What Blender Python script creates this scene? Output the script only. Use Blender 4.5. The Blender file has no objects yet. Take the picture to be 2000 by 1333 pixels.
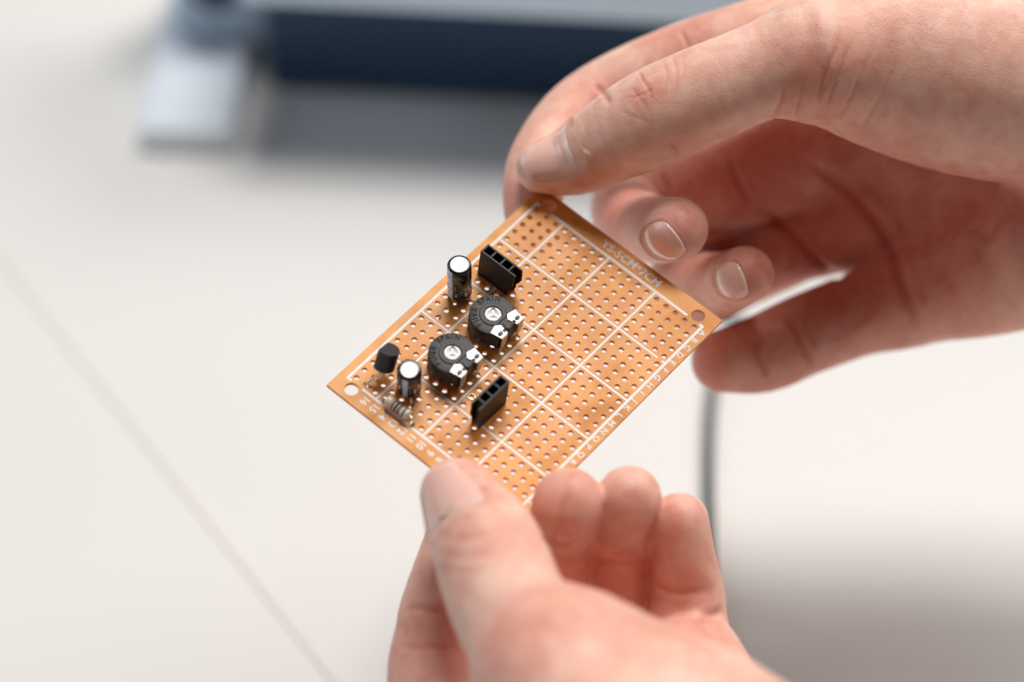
import bpy, bmesh, math, random
import numpy as np
from mathutils import Vector, Matrix

# ---------------------------------------------------------------- camera, light, exposure
sc = bpy.context.scene
col = sc.collection
MM = 0.001
PITCH = math.radians(40.0)
FPX = 100.0 / 36.0 * 2000.0                      # focal length in photo pixels
CP, SP = math.cos(PITCH), math.sin(PITCH)
CAM_R = np.array([[1, 0, 0], [0, SP, -CP], [0, CP, SP]], float)   # view axes (right, up, back) -> place
BOARD_R = np.array([[0.76138764, 0.64123506, 0.09542774],
                    [-0.58084788, 0.60936614, 0.53971164],
                    [0.28793159, -0.46635877, 0.83642387]])
BOARD_T = np.array([3.21889, -2.25506, -592.51907])               # mm
BOARD_H = 122.0                                                   # mm above the table
CAM_P = np.array([0, 0, BOARD_H]) - CAM_R @ BOARD_T               # mm

cam_d = bpy.data.cameras.new("camera")
cam = bpy.data.objects.new("camera", cam_d)
col.objects.link(cam)
cam.location = Vector(CAM_P * MM)
cam.rotation_euler = (math.pi / 2 - PITCH, 0, 0)
cam_d.lens = 100
cam_d.sensor_width = 36
cam_d.clip_start = 0.01
cam_d.clip_end = 20
cam_d.dof.use_dof = True
cam_d.dof.focus_distance = 0.594
cam_d.dof.aperture_fstop = 5.2
cam_d.dof.aperture_blades = 0
sc.camera = cam

w = bpy.data.worlds.new("World")
sc.world = w
w.use_nodes = True
w.node_tree.nodes["Background"].inputs[0].default_value = (0.93, 0.96, 1.0, 1)
w.node_tree.nodes["Background"].inputs[1].default_value = 0.05

def area(name, loc, target, size, size_y, power, colr):
    ld = bpy.data.lights.new(name, 'AREA')
    ld.shape = 'RECTANGLE'
    ld.size = size
    ld.size_y = size_y
    ld.energy = power
    ld.color = colr
    o = bpy.data.objects.new(name, ld)
    col.objects.link(o)
    o.location = loc
    d = Vector(target) - Vector(loc)
    o.rotation_euler = d.to_track_quat('-Z', 'Y').to_euler()
    return o
area("ceiling_light", (0.16, 0.42, 1.75), (0, 0, 0.10), 0.75, 0.55, 25.3, (1.0, 0.965, 0.925))
area("window_light", (-1.7, 0.35, 1.0), (0, 0.1, 0.1), 1.0, 1.2, 7.0, (0.78, 0.89, 1.0))
area("shadow_fill_light", (1.35, 0.95, 1.7), (0.1, 0.1, 0.0), 1.4, 1.1, 24.0, (1.0, 0.97, 0.93))  # added fill from right and behind, lightens the hand shadow on the table

vs = sc.view_settings
vs.view_transform = 'Standard'
vs.look = 'None'
vs.exposure = 0.0
vs.gamma = 1.0
vs.use_curve_mapping = False
sc.cycles.use_denoising = True
sc.cycles.max_bounces = 8
sc.cycles.caustics_reflective = False
sc.cycles.caustics_refractive = False

# ---------------------------------------------------------------- frames
def view_pt(px, py, d):
    """mm, in the viewer's axes; d = mm in front of the board's centre"""
    z = 592.5 - d
    return np.array([(px - 1000) / FPX * z, -(py - 666.5) / FPX * z, -z])
def place(P):
    """mm in the viewer's axes -> mm in the room"""
    return np.asarray(P) @ CAM_R.T + CAM_P
def at(px, py, d):
    return place(view_pt(px, py, d))
def on_table(px, py, h=0.0):
    v = CAM_R @ np.array([(px - 1000) / FPX, -(py - 666.5) / FPX, -1.0])
    s = (h - CAM_P[2]) / v[2]
    return CAM_P + v * s
def r_mm(rpx, d):
    return rpx * (592.5 - d) / FPX
BW = CAM_R @ BOARD_R                              # board axes in the room
BT = CAM_R @ BOARD_T + CAM_P                      # board centre in the room (mm)

# ---------------------------------------------------------------- materials
def new_mat(name):
    m = bpy.data.materials.new(name)
    m.use_nodes = True
    nt = m.node_tree
    return m, nt, nt.nodes["Principled BSDF"]
def plain(name, c, rough=0.5, metal=0.0, spec=0.5, bump=0.0, bscale=2000.0, var=0.0, vscale=300.0):
    m, nt, b = new_mat(name)
    b.inputs['Base Color'].default_value = (*c, 1)
    b.inputs['Roughness'].default_value = rough
    b.inputs['Metallic'].default_value = metal
    b.inputs['Specular IOR Level'].default_value = spec
    tc = nt.nodes.new('ShaderNodeTexCoord')
    if bump > 0:
        n = nt.nodes.new('ShaderNodeTexNoise')
        n.inputs['Scale'].default_value = bscale
        n.inputs['Detail'].default_value = 4
        nt.links.new(tc.outputs['Object'], n.inputs['Vector'])
        bp = nt.nodes.new('ShaderNodeBump')
        bp.inputs['Strength'].default_value = bump
        bp.inputs['Distance'].default_value = 0.0002
        nt.links.new(n.outputs['Fac'], bp.inputs['Height'])
        nt.links.new(bp.outputs['Normal'], b.inputs['Normal'])
    if var > 0:
        n = nt.nodes.new('ShaderNodeTexNoise')
        n.inputs['Scale'].default_value = vscale
        n.inputs['Detail'].default_value = 5
        nt.links.new(tc.outputs['Object'], n.inputs['Vector'])
        mx = nt.nodes.new('ShaderNodeMix')
        mx.data_type = 'RGBA'
        mx.inputs[6].default_value = (*[x * (1 - var) for x in c], 1)
        mx.inputs[7].default_value = (*[min(1, x * (1 + var)) for x in c], 1)
        nt.links.new(n.outputs['Fac'], mx.inputs[0])
        nt.links.new(mx.outputs[2], b.inputs['Base Color'])
    return m

M = {}
M['table'] = plain('white_laminate', (0.77, 0.755, 0.735), 0.42, var=0.015, vscale=12, bump=0.05, bscale=900)
M['seam'] = plain('pink_seam', (0.735, 0.705, 0.685), 0.6)
M['black'] = plain('black_plastic', (0.018, 0.018, 0.019), 0.42, bump=0.25, bscale=2500, var=0.25, vscale=700)
M['black_matte'] = plain('black_moulded_plastic', (0.028, 0.028, 0.029), 0.5, spec=0.45, bump=0.25, bscale=4000, var=0.2, vscale=900)
M['lettering'] = plain('dark_moulded_letters', (0.003, 0.003, 0.003), 0.45, spec=0.15)
M['wire'] = plain('bright_tinned_wire', (0.88, 0.85, 0.80), 0.3, 1.0)
M['header'] = plain('header_plastic', (0.008, 0.0075, 0.008), 0.5, spec=0.35, bump=0.3, bscale=1800, var=0.3, vscale=600)
M['sleeve'] = plain('capacitor_sleeve', (0.010, 0.010, 0.012), 0.16, spec=0.6)
M['stripe'] = plain('pale_blue_print', (0.50, 0.68, 0.95), 0.25)
M['print_blue'] = plain('grey_blue_print', (0.34, 0.40, 0.50), 0.3)
M['alu'] = plain('aluminium', (0.70, 0.70, 0.70), 0.6, 1.0, bump=0.1, bscale=3000)
M['tin'] = plain('tinned_terminal', (0.56, 0.54, 0.51), 0.58, 1.0, bump=0.15, bscale=3500, var=0.08, vscale=900)
M['white_plastic'] = plain('white_rotor_plastic', (0.78, 0.77, 0.74), 0.4, var=0.06, vscale=1500)
M['silk'] = plain('white_silkscreen', (0.88, 0.85, 0.83), 0.55, var=0.08, vscale=1200)
M['beige'] = plain('resistor_lacquer', (0.76, 0.69, 0.53), 0.3, var=0.1, vscale=900)
M['red'] = plain('red_band', (0.45, 0.05, 0.03), 0.3)
M['blue'] = plain('dark_blue_band', (0.03, 0.04, 0.09), 0.3)
M['brown'] = plain('brown_band', (0.16, 0.08, 0.05), 0.3)
M['solder'] = plain('copper_solder_rim', (0.75, 0.50, 0.28), 0.3, 1.0)
M['device_white'] = plain('white_painted_metal', (0.80, 0.87, 0.95), 0.45)
M['device_blue'] = plain('pale_blue_painted_metal', (0.50, 0.65, 0.80), 0.4)
M['device_beam'] = plain('blue_white_painted_metal', (0.66, 0.82, 0.98), 0.4)
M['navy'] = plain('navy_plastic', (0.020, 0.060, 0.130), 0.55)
M['knob'] = plain('dark_blue_knob', (0.02, 0.05, 0.09), 0.5)
M['cable'] = plain('grey_green_cable', (0.035, 0.050, 0.050), 0.5)

# phenolic board
m, nt, b = new_mat('phenolic_paper')
tc = nt.nodes.new('ShaderNodeTexCoord')
n1 = nt.nodes.new('ShaderNodeTexNoise'); n1.inputs['Scale'].default_value = 110; n1.inputs['Detail'].default_value = 6
n2 = nt.nodes.new('ShaderNodeTexNoise'); n2.inputs['Scale'].default_value = 2600; n2.inputs['Detail'].default_value = 3
n3 = nt.nodes.new('ShaderNodeTexNoise'); n3.inputs['Scale'].default_value = 420; n3.inputs['Detail'].default_value = 8; n3.inputs['Distortion'].default_value = 1.5
for n in (n1, n2, n3): nt.links.new(tc.outputs['Object'], n.inputs['Vector'])
cr = nt.nodes.new('ShaderNodeValToRGB')
cr.color_ramp.elements[0].position = 0.30; cr.color_ramp.elements[0].color = (0.68, 0.265, 0.050, 1)
cr.color_ramp.elements[1].position = 0.72; cr.color_ramp.elements[1].color = (0.85, 0.385, 0.088, 1)
ad = nt.nodes.new('ShaderNodeMath'); ad.operation = 'MULTIPLY_ADD'
nt.links.new(n2.outputs['Fac'], ad.inputs[0]); ad.inputs[1].default_value = 0.45
nt.links.new(n1.outputs['Fac'], ad.inputs[2])
sb = nt.nodes.new('ShaderNodeMath'); sb.operation = 'SUBTRACT'; sb.inputs[1].default_value = 0.22
nt.links.new(ad.outputs[0], sb.inputs[0]); nt.links.new(sb.outputs[0], cr.inputs[0])
# thin grey scuffs
cr2 = nt.nodes.new('ShaderNodeValToRGB')
cr2.color_ramp.elements[0].position = 0.66; cr2.color_ramp.elements[0].color = (0, 0, 0, 1)
cr2.color_ramp.elements[1].position = 0.80; cr2.color_ramp.elements[1].color = (0.6, 0.6, 0.6, 1)
nt.links.new(n3.outputs['Fac'], cr2.inputs[0])
mx = nt.nodes.new('ShaderNodeMix'); mx.data_type = 'RGBA'
nt.links.new(cr2.outputs[0], mx.inputs[0]); nt.links.new(cr.outputs[0], mx.inputs[6]); mx.inputs[7].default_value = (0.35, 0.20, 0.10, 1)
n4 = nt.nodes.new('ShaderNodeTexNoise'); n4.inputs['Scale'].default_value = 75; n4.inputs['Detail'].default_value = 5; n4.inputs['Distortion'].default_value = 1.2
nt.links.new(tc.outputs['Object'], n4.inputs['Vector'])
rg = nt.nodes.new('ShaderNodeMapRange'); rg.inputs[1].default_value = 0.52; rg.inputs[2].default_value = 0.74; rg.inputs[3].default_value = 0.0; rg.inputs[4].default_value = 0.55
nt.links.new(n4.outputs['Fac'], rg.inputs[0])
mx2 = nt.nodes.new('ShaderNodeMix'); mx2.data_type = 'RGBA'
nt.links.new(rg.outputs[0], mx2.inputs[0]); nt.links.new(mx.outputs[2], mx2.inputs[6]); mx2.inputs[7].default_value = (0.52, 0.19, 0.035, 1)
nt.links.new(mx2.outputs[2], b.inputs['Base Color'])
rr_ = nt.nodes.new('ShaderNodeMapRange'); rr_.inputs[1].default_value = 0.3; rr_.inputs[2].default_value = 0.7; rr_.inputs[3].default_value = 0.34; rr_.inputs[4].default_value = 0.52
nt.links.new(n4.outputs['Fac'], rr_.inputs[0]); nt.links.new(rr_.outputs[0], b.inputs['Roughness'])
b.inputs['Roughness'].default_value = 0.42
b.inputs['Specular IOR Level'].default_value = 0.28
b.inputs['Subsurface Weight'].default_value = 0.35
b.inputs['Subsurface Radius'].default_value = (1.0, 0.45, 0.12)
b.inputs['Subsurface Scale'].default_value = 0.0012
bp = nt.nodes.new('ShaderNodeBump'); bp.inputs['Strength'].default_value = 0.12; bp.inputs['Distance'].default_value = 0.0001
nt.links.new(n2.outputs['Fac'], bp.inputs['Height']); nt.links.new(bp.outputs['Normal'], b.inputs['Normal'])
M['board'] = m

# skin
def skin_material():
    m, nt, b = new_mat('skin')
    L = nt.links.new
    tc = nt.nodes.new('ShaderNodeTexCoord')
    def noise(scale, detail=3, dist=0.0):
        n = nt.nodes.new('ShaderNodeTexNoise')
        n.inputs['Scale'].default_value = scale; n.inputs['Detail'].default_value = detail; n.inputs['Distortion'].default_value = dist
        L(tc.outputs['Object'], n.inputs['Vector'])
        return n
    at_b = nt.nodes.new('ShaderNodeAttribute'); at_b.attribute_name = 'blush_shade'
    at_c = nt.nodes.new('ShaderNodeAttribute'); at_c.attribute_name = 'crease'
    big = noise(75, 4, 0.6); mid = noise(330, 4, 0.4)
    cr = nt.nodes.new('ShaderNodeValToRGB')
    cr.color_ramp.elements[0].position = 0.30; cr.color_ramp.elements[0].color = (0.84, 0.455, 0.345, 1)
    cr.color_ramp.elements[1].position = 0.70; cr.color_ramp.elements[1].color = (0.95, 0.645, 0.525, 1)
    ma = nt.nodes.new('ShaderNodeMath'); ma.operation = 'MULTIPLY_ADD'
    L(mid.outputs['Fac'], ma.inputs[0]); ma.inputs[1].default_value = 0.45; L(big.outputs['Fac'], ma.inputs[2])
    ms = nt.nodes.new('ShaderNodeMath'); ms.operation = 'SUBTRACT'; ms.inputs[1].default_value = 0.22
    L(ma.outputs[0], ms.inputs[0]); L(ms.outputs[0], cr.inputs[0])
    mb = nt.nodes.new('ShaderNodeMix'); mb.data_type = 'RGBA'
    mot = noise(150, 5, 0.8)
    m1 = nt.nodes.new('ShaderNodeMapRange'); m1.inputs[1].default_value = 0.42; m1.inputs[2].default_value = 0.75; m1.inputs[3].default_value = 0.0; m1.inputs[4].default_value = 0.38
    L(mot.outputs['Fac'], m1.inputs[0])
    m2 = nt.nodes.new('ShaderNodeMath'); m2.operation = 'ADD'; m2.use_clamp = True
    L(m1.outputs[0], m2.inputs[0]); L(at_b.outputs['Fac'], m2.inputs[1])
    L(m2.outputs[0], mb.inputs[0]); L(cr.outputs[0], mb.inputs[6]); mb.inputs[7].default_value = (0.63, 0.205, 0.148, 1)  # skin redness, kept dark so it also paints the palm's shade
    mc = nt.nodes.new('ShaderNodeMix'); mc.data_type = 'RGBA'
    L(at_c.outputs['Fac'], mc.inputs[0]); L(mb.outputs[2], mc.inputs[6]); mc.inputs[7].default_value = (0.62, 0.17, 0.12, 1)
    L(mc.outputs[2], b.inputs['Base Color'])
    b.inputs['Subsurface Weight'].default_value = 0.42
    b.inputs['Subsurface Radius'].default_value = (1.0, 0.36, 0.20)
    b.inputs['Subsurface Scale'].default_value = 0.0014
    b.inputs['Roughness'].default_value = 0.46
    b.inputs['Specular IOR Level'].default_value = 0.42
    # fine skin lines
    mp = nt.nodes.new('ShaderNodeMapping'); mp.inputs['Scale'].default_value = (1.0, 1.0, 1.0)
    L(tc.outputs['Object'], mp.inputs[0])
    vo = nt.nodes.new('ShaderNodeTexVoronoi'); vo.feature = 'DISTANCE_TO_EDGE'; vo.inputs['Scale'].default_value = 1500
    wn = noise(500, 2); 
    va = nt.nodes.new('ShaderNodeVectorMath'); va.operation = 'MULTIPLY_ADD'
    L(wn.outputs['Color'], va.inputs[0]); va.inputs[1].default_value = (0.0009, 0.0009, 0.0009); L(mp.outputs[0], va.inputs[2])
    L(va.outputs[0], vo.inputs['Vector'])
    cl = nt.nodes.new('ShaderNodeMapRange'); cl.inputs[1].default_value = 0.0; cl.inputs[2].default_value = 0.16
    L(vo.outputs['Distance'], cl.inputs[0])
    fn = noise(2600, 3)
    mp2 = nt.nodes.new('ShaderNodeMapping'); mp2.inputs['Rotation'].default_value = (0.3, 0.55, -0.5); mp2.inputs['Scale'].default_value = (1.0, 0.22, 0.6)
    L(tc.outputs['Object'], mp2.inputs[0])
    ln_ = nt.nodes.new('ShaderNodeTexNoise'); ln_.inputs['Scale'].default_value = 1700; ln_.inputs['Detail'].default_value = 3; ln_.inputs['Distortion'].default_value = 0.4
    L(mp2.outputs[0], ln_.inputs['Vector'])
    su0 = nt.nodes.new('ShaderNodeMath'); su0.operation = 'MULTIPLY_ADD'
    L(ln_.outputs['Fac'], su0.inputs[0]); su0.inputs[1].default_value = 1.6
    su = nt.nodes.new('ShaderNodeMath'); su.operation = 'MULTIPLY_ADD'
    L(fn.outputs['Fac'], su.inputs[0]); su.inputs[1].default_value = 0.5; L(cl.outputs[0], su0.inputs[2]); L(su0.outputs[0], su.inputs[2])
    bp = nt.nodes.new('ShaderNodeBump'); bp.inputs['Strength'].default_value = 0.28; bp.inputs['Distance'].default_value = 0.00012
    L(su.outputs[0], bp.inputs['Height'])
    bp2 = nt.nodes.new('ShaderNodeBump'); bp2.inputs['Strength'].default_value = 0.35; bp2.inputs['Distance'].default_value = 0.0004
    L(mid.outputs['Fac'], bp2.inputs['Height']); L(bp.outputs['Normal'], bp2.inputs['Normal'])
    L(bp2.outputs['Normal'], b.inputs['Normal'])
    return m
M['skin'] = skin_material()
m, nt, b = new_mat('fingernail')
an = nt.nodes.new('ShaderNodeAttribute'); an.attribute_name = 'free_edge'
mx = nt.nodes.new('ShaderNodeMix'); mx.data_type = 'RGBA'
mx.inputs[6].default_value = (0.88, 0.54, 0.46, 1); mx.inputs[7].default_value = (0.92, 0.83, 0.74, 1)
nt.links.new(an.outputs['Fac'], mx.inputs[0]); nt.links.new(mx.outputs[2], b.inputs['Base Color'])
b.inputs['Roughness'].default_value = 0.14
b.inputs['Subsurface Weight'].default_value = 0.4
b.inputs['Subsurface Radius'].default_value = (1, 0.4, 0.25)
b.inputs['Subsurface Scale'].default_value = 0.001
M['nail'] = m

# ---------------------------------------------------------------- object helpers
def link(o, parent=None):
    col.objects.link(o)
    if parent is not None:
        o.parent = parent
    return o
def tag(o, label=None, cat=None, group=None, kind=None):
    if label: o['label'] = label
    if cat: o['category'] = cat
    if group: o['group'] = group
    if kind: o['kind'] = kind
    return o
def mesh_obj(name, verts, faces, mat, parent=None, smooth=False, scale=MM):
    me = bpy.data.meshes.new(name)
    me.from_pydata([tuple(float(c) * scale for c in v) for v in verts], [], faces)
    me.materials.append(mat)
    if smooth:
        me.polygons.foreach_set('use_smooth', [True] * len(me.polygons))
    me.update()
    return link(bpy.data.objects.new(name, me), parent)
def bm_obj(name, bm, mat, parent=None, smooth=False, angle=None):
    for v in bm.verts: v.co *= MM
    bmesh.ops.recalc_face_normals(bm, faces=bm.faces)
    me = bpy.data.meshes.new(name)
    bm.to_mesh(me); bm.free()
    me.materials.append(mat)
    if smooth or angle:
        me.polygons.foreach_set('use_smooth', [True] * len(me.polygons))
        if angle: me.set_sharp_from_angle(angle=math.radians(angle))
    return link(bpy.data.objects.new(name, me), parent)
def box(bm, c, s, rot=None):
    r = bmesh.ops.create_cube(bm, size=1.0)
    for v in r['verts']:
        p = Vector((v.co.x * s[0], v.co.y * s[1], v.co.z * s[2]))
        if rot is not None: p = rot @ p
        v.co = p + Vector(c)
    return r['verts']
def bevel(bm, w, seg=2, angle=0.5):
    es = [e for e in bm.edges if len(e.link_faces) == 2 and e.calc_face_angle(0) > angle]
    bmesh.ops.bevel(bm, geom=es, offset=w, segments=seg, affect='EDGES', profile=0.5, clamp_overlap=True)
def prism(bm, pts, z0, z1):
    a = [bm.verts.new((x, y, z0)) for x, y in pts]
    c = [bm.verts.new((x, y, z1)) for x, y in pts]
    n = len(pts)
    for i in range(n):
        bm.faces.new((a[i], a[(i + 1) % n], c[(i + 1) % n], c[i]))
    bm.faces.new(list(reversed(a))); bm.faces.new(c)
def lathe(bm, prof, n=40, base=Matrix.Identity(4), cap=True):
    rings = []
    for r, z in prof:
        rings.append([bm.verts.new(base @ Vector((r * math.cos(2 * math.pi * i / n), r * math.sin(2 * math.pi * i / n), z))) for i in range(n)])
    for a, c in zip(rings, rings[1:]):
        for i in range(n):
            bm.faces.new((a[i], a[(i + 1) % n], c[(i + 1) % n], c[i]))
    if cap:
        bm.faces.new(list(reversed(rings[0]))); bm.faces.new(rings[-1])
def spline(pts, n):
    P = np.asarray(pts, float)
    Q = np.vstack([2 * P[0] - P[1], P, 2 * P[-1] - P[-2]])
    out = []
    for i in range(1, len(Q) - 2):
        for t in np.linspace(0, 1, n, endpoint=False):
            a, b_, c, d = Q[i - 1], Q[i], Q[i + 1], Q[i + 2]
            out.append(0.5 * (2 * b_ + (c - a) * t + (2 * a - 5 * b_ + 4 * c - d) * t * t + (3 * b_ - a - 3 * c + d) * t ** 3))
    out.append(P[-1])
    return np.array(out)
def tube(bm, pts, radii, n=12):
    pts = [Vector(p) for p in pts]
    rings = []
    up = Vector((0.13, 0.31, 0.94))
    for i, p in enumerate(pts):
        t = (pts[min(i + 1, len(pts) - 1)] - pts[max(i - 1, 0)]).normalized()
        s = t.cross(up)
        if s.length < 1e-4: s = t.cross(Vector((1, 0, 0)))
        s.normalize(); u = s.cross(t)
        up = u
        r = radii[i] if hasattr(radii, '__len__') else radii
        rings.append([bm.verts.new(p + (s * math.cos(2 * math.pi * k / n) + u * math.sin(2 * math.pi * k / n)) * r) for k in range(n)])
    for a, c in zip(rings, rings[1:]):
        for i in range(n):
            bm.faces.new((a[i], a[(i + 1) % n], c[(i + 1) % n], c[i]))
    bm.faces.new(list(reversed(rings[0]))); bm.faces.new(rings[-1])
def text_geo(s, size, extrude=0.015, offset=0.0, shear=0.0):
    cu = bpy.data.curves.new('t', 'FONT')
    cu.body = s; cu.size = size; cu.extrude = extrude; cu.offset = offset
    cu.align_x = 'CENTER'; cu.align_y = 'CENTER'; cu.resolution_u = 3
    o = bpy.data.objects.new('t', cu)
    col.objects.link(o)
    bpy.context.view_layer.update()
    me = bpy.data.meshes.new_from_object(o.evaluated_get(bpy.context.evaluated_depsgraph_get()))
    V = np.array([v.co[:] for v in me.vertices]); F = [tuple(p.vertices) for p in me.polygons]
    bpy.data.objects.remove(o); bpy.data.curves.remove(cu); bpy.data.meshes.remove(me)
    if len(V):
        V[:, 0] -= (V[:, 0].min() + V[:, 0].max()) / 2
        V[:, 1] -= (V[:, 1].min() + V[:, 1].max()) / 2
    return V, F

# ---------------------------------------------------------------- table and background
bm = bmesh.new()
box(bm, (0, 350, -15), (2600, 2000, 30))
bevel(bm, 3)
o = bm_obj('table', bm, M['table'])
tag(o, 'wide white tabletop below the hands', 'table')
a_, b_ = on_table(-300, 120), on_table(900, 1640)
bm = bmesh.new()
dv = Vector(b_ - a_); ln = dv.length
rot = Matrix.Rotation(math.atan2(dv.y, dv.x), 3, 'Z')
box(bm, tuple((Vector(a_) + Vector(b_)) / 2 + Vector((0, 0, 0.25))), (ln, 2.2, 0.5), rot)
o = bm_obj('inlay_line', bm, M['seam'])
tag(o, 'faint pink line running across the white tabletop', 'line')

# ---------------------------------------------------------------- device behind
dev = bpy.data.objects.new('bench_device', None)
link(dev)
yaw = -0.09
f0 = on_table(372, 303)
dev.location = Vector(f0 * MM)
dev.rotation_euler = (0, 0, yaw)
dev.scale = (0.93, 0.93, 0.93)
tag(dev, 'blurred pale blue bench device on a white foot behind the hands', 'device')
def dev_box(name, c, s, mat, bv=2.0, parent=dev):
    bm = bmesh.new(); box(bm, c, s); bevel(bm, bv, 3)
    return bm_obj(name, bm, mat, parent, angle=40)
bm = bmesh.new(); box(bm, (-4, 42, 5), (31, 84, 10), Matrix.Rotation(0.07, 3, 'Z')); bevel(bm, 2.5, 3)
bm_obj('foot', bm, M['device_white'], dev, angle=40)
dev_box('upright', (3, 64, 48), (33, 26, 78), M['device_blue'], 3)
bm = bmesh.new(); lathe(bm, [(7, -4), (8, -3), (8, 3), (6, 5)], 24, Matrix.Translation((2, 47, 34)) @ Matrix.Rotation(math.pi / 2, 4, 'X'))
bm_obj('knob', bm, M['knob'], dev, angle=40)
dev_box('beam', (180, 27, 72), (322, 50, 30), M['device_beam'], 3)
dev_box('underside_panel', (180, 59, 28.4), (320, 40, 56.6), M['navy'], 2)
dev_box('foot', (355, 42, 5), (32, 84, 10), M['device_white'], 2.5)

# ---------------------------------------------------------------- cable
pts = [on_table(1470, 480, 2), on_table(1438, 600, 2), on_table(1404, 700, 2), on_table(1388, 800, 2), on_table(1384, 930, 2), on_table(1387, 1060, 2), on_table(1390, 1250, 2), on_table(1380, 1450, 2)]
bm = bmesh.new(); tube(bm, spline(pts, 8), 1.45, 12)
o = bm_obj('cable', bm, M['cable'], smooth=True)
tag(o, 'thin dark grey-green cable lying on the white tabletop', 'cable')

# ---------------------------------------------------------------- circuit board
P = 2.54
root = bpy.data.objects.new('circuit_board', None)
link(root)
root.matrix_world = Matrix.Translation(Vector(BT * MM)) @ Matrix(BW.tolist()).to_4x4()
tag(root, 'orange perforated circuit board with soldered components held between both hands', 'circuit board')
def uv(u, v, h=0.0):
    return (u - 22.86, 30.48 - v, h)
TH = 0.9
U0, U1, V0, V1 = -2.05, 47.85, -4.2, 65.2
def substrate():
    verts, faces = [], []
    def cell(x0, x1, y0, y1, hole=None, n=16):
        if hole is None:
            b0 = len(verts)
            for z in (0, -TH):
                verts.extend([(x0, y0, z), (x1, y0, z), (x1, y1, z), (x0, y1, z)])
            faces.append((b0, b0 + 1, b0 + 2, b0 + 3)); faces.append((b0 + 7, b0 + 6, b0 + 5, b0 + 4))
            return
        cx, cy, r = hole
        b0 = len(verts)
        for z in (0, -TH):
            for k in range(n):
                a = 2 * math.pi * (k + 0.5) / n
                c, s = math.cos(a), math.sin(a)
                t = min(((x1 - cx) if c > 0 else (x0 - cx)) / c if abs(c) > 1e-6 else 1e9,
                        ((y1 - cy) if s > 0 else (y0 - cy)) / s if abs(s) > 1e-6 else 1e9)
                verts.append((cx + c * t, cy + s * t, z))
            for rr, dz in ((r + 0.04, 0), (r, 0.05)):
                for k in range(n):
                    a = 2 * math.pi * (k + 0.5) / n
                    verts.append((cx + rr * math.cos(a), cy + rr * math.sin(a), z - dz if z == 0 else z + dz))
        # corners
        ci = len(verts)
        for z in (0, -TH):
            verts.extend([(x1, y1, z), (x0, y1, z), (x0, y0, z), (x1, y0, z)])
        T, B = b0, b0 + 3 * n
        for k in range(n):
            j = (k + 1) % n
            q = n // 4
            corner = (k % q == q - 1) and False
            for base, flip in ((T, False), (B, True)):
                f1 = (base + k, base + j, base + n + j, base + n + k)
                f2 = (base + n + k, base + n + j, base + 2 * n + j, base + 2 * n + k)
                faces.append(f1 if flip else f1[::-1]); faces.append(f2 if flip else f2[::-1])
            faces.append((T + 2 * n + j, T + 2 * n + k, B + 2 * n + k, B + 2 * n + j)[::-1])
        # little corner triangles between the ray hits on neighbouring sides
        for k in range(n):
            j = (k + 1) % n
            p, q_ = verts[T + k], verts[T + j]
            if abs(p[0] - q_[0]) > 1e-6 and abs(p[1] - q_[1]) > 1e-6:
                sx = p[0] if abs(p[0] - x0) < 1e-6 or abs(p[0] - x1) < 1e-6 else q_[0]
                sy = p[1] if abs(p[1] - y0) < 1e-6 or abs(p[1] - y1) < 1e-6 else q_[1]
                for base, z, flip in ((T, 0, False), (B, -TH, True)):
                    verts.append((sx, sy, z))
                    f = (base + k, len(verts) - 1, base + j)
                    faces.append(f[::-1] if flip else f)
    rnd = random.Random(4)
    for i in range(18):
        for j in range(24):
            x0, y1, _ = uv(i * P, j * P); x1, y0, _ = uv((i + 1) * P, (j + 1) * P)
            cell(x0, x1, y0, y1, ((x0 + x1) / 2 + rnd.uniform(-.05, .05), (y0 + y1) / 2 + rnd.uniform(-.05, .05), rnd.uniform(0.56, 0.61)))
    # borders
    X0, Y1, _ = uv(U0, V0); X1, Y0, _ = uv(U1, V1)
    fx0, fy1, _ = uv(0, 0); fx1, fy0, _ = uv(18 * P, 24 * P)
    cell(X0, fx0, fy0, fy1); cell(fx1, X1, fy0, fy1)
    for ya, yb, vy in ((fy1, Y1, -1.55), (Y0, fy0, 62.51)):
        xa = fx0 + 4.8; xb = fx1 - 4.8
        hx0 = uv(2.35, 0)[0]; hx1 = uv(43.37, 0)[0]; hy = uv(0, vy)[1]
        cell(X0, xa, ya, yb, (hx0, hy, 1.5), 32)
        cell(xa, xb, ya, yb)
        cell(xb, X1, ya, yb, (hx1, hy, 1.5), 32)
    # rim
    c = [(X0, Y0), (X1, Y0), (X1, Y1), (X0, Y1)]
    for k in range(4):
        (ax, ay), (bx, by) = c[k], c[(k + 1) % 4]
        b0 = len(verts)
        verts.extend([(ax, ay, -TH), (bx, by, -TH), (bx, by, 0), (ax, ay, 0)])
        faces.append((b0, b0 + 1, b0 + 2, b0 + 3))
    me_o = mesh_obj('substrate', verts, faces, M['board'], root)
    bm = bmesh.new(); bm.from_mesh(me_o.data)
    bmesh.ops.remove_doubles(bm, verts=bm.verts, dist=1e-7)
    bmesh.ops.recalc_face_normals(bm, faces=bm.faces)
    bm.to_mesh(me_o.data); bm.free()
    return me_o
substrate()

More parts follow.
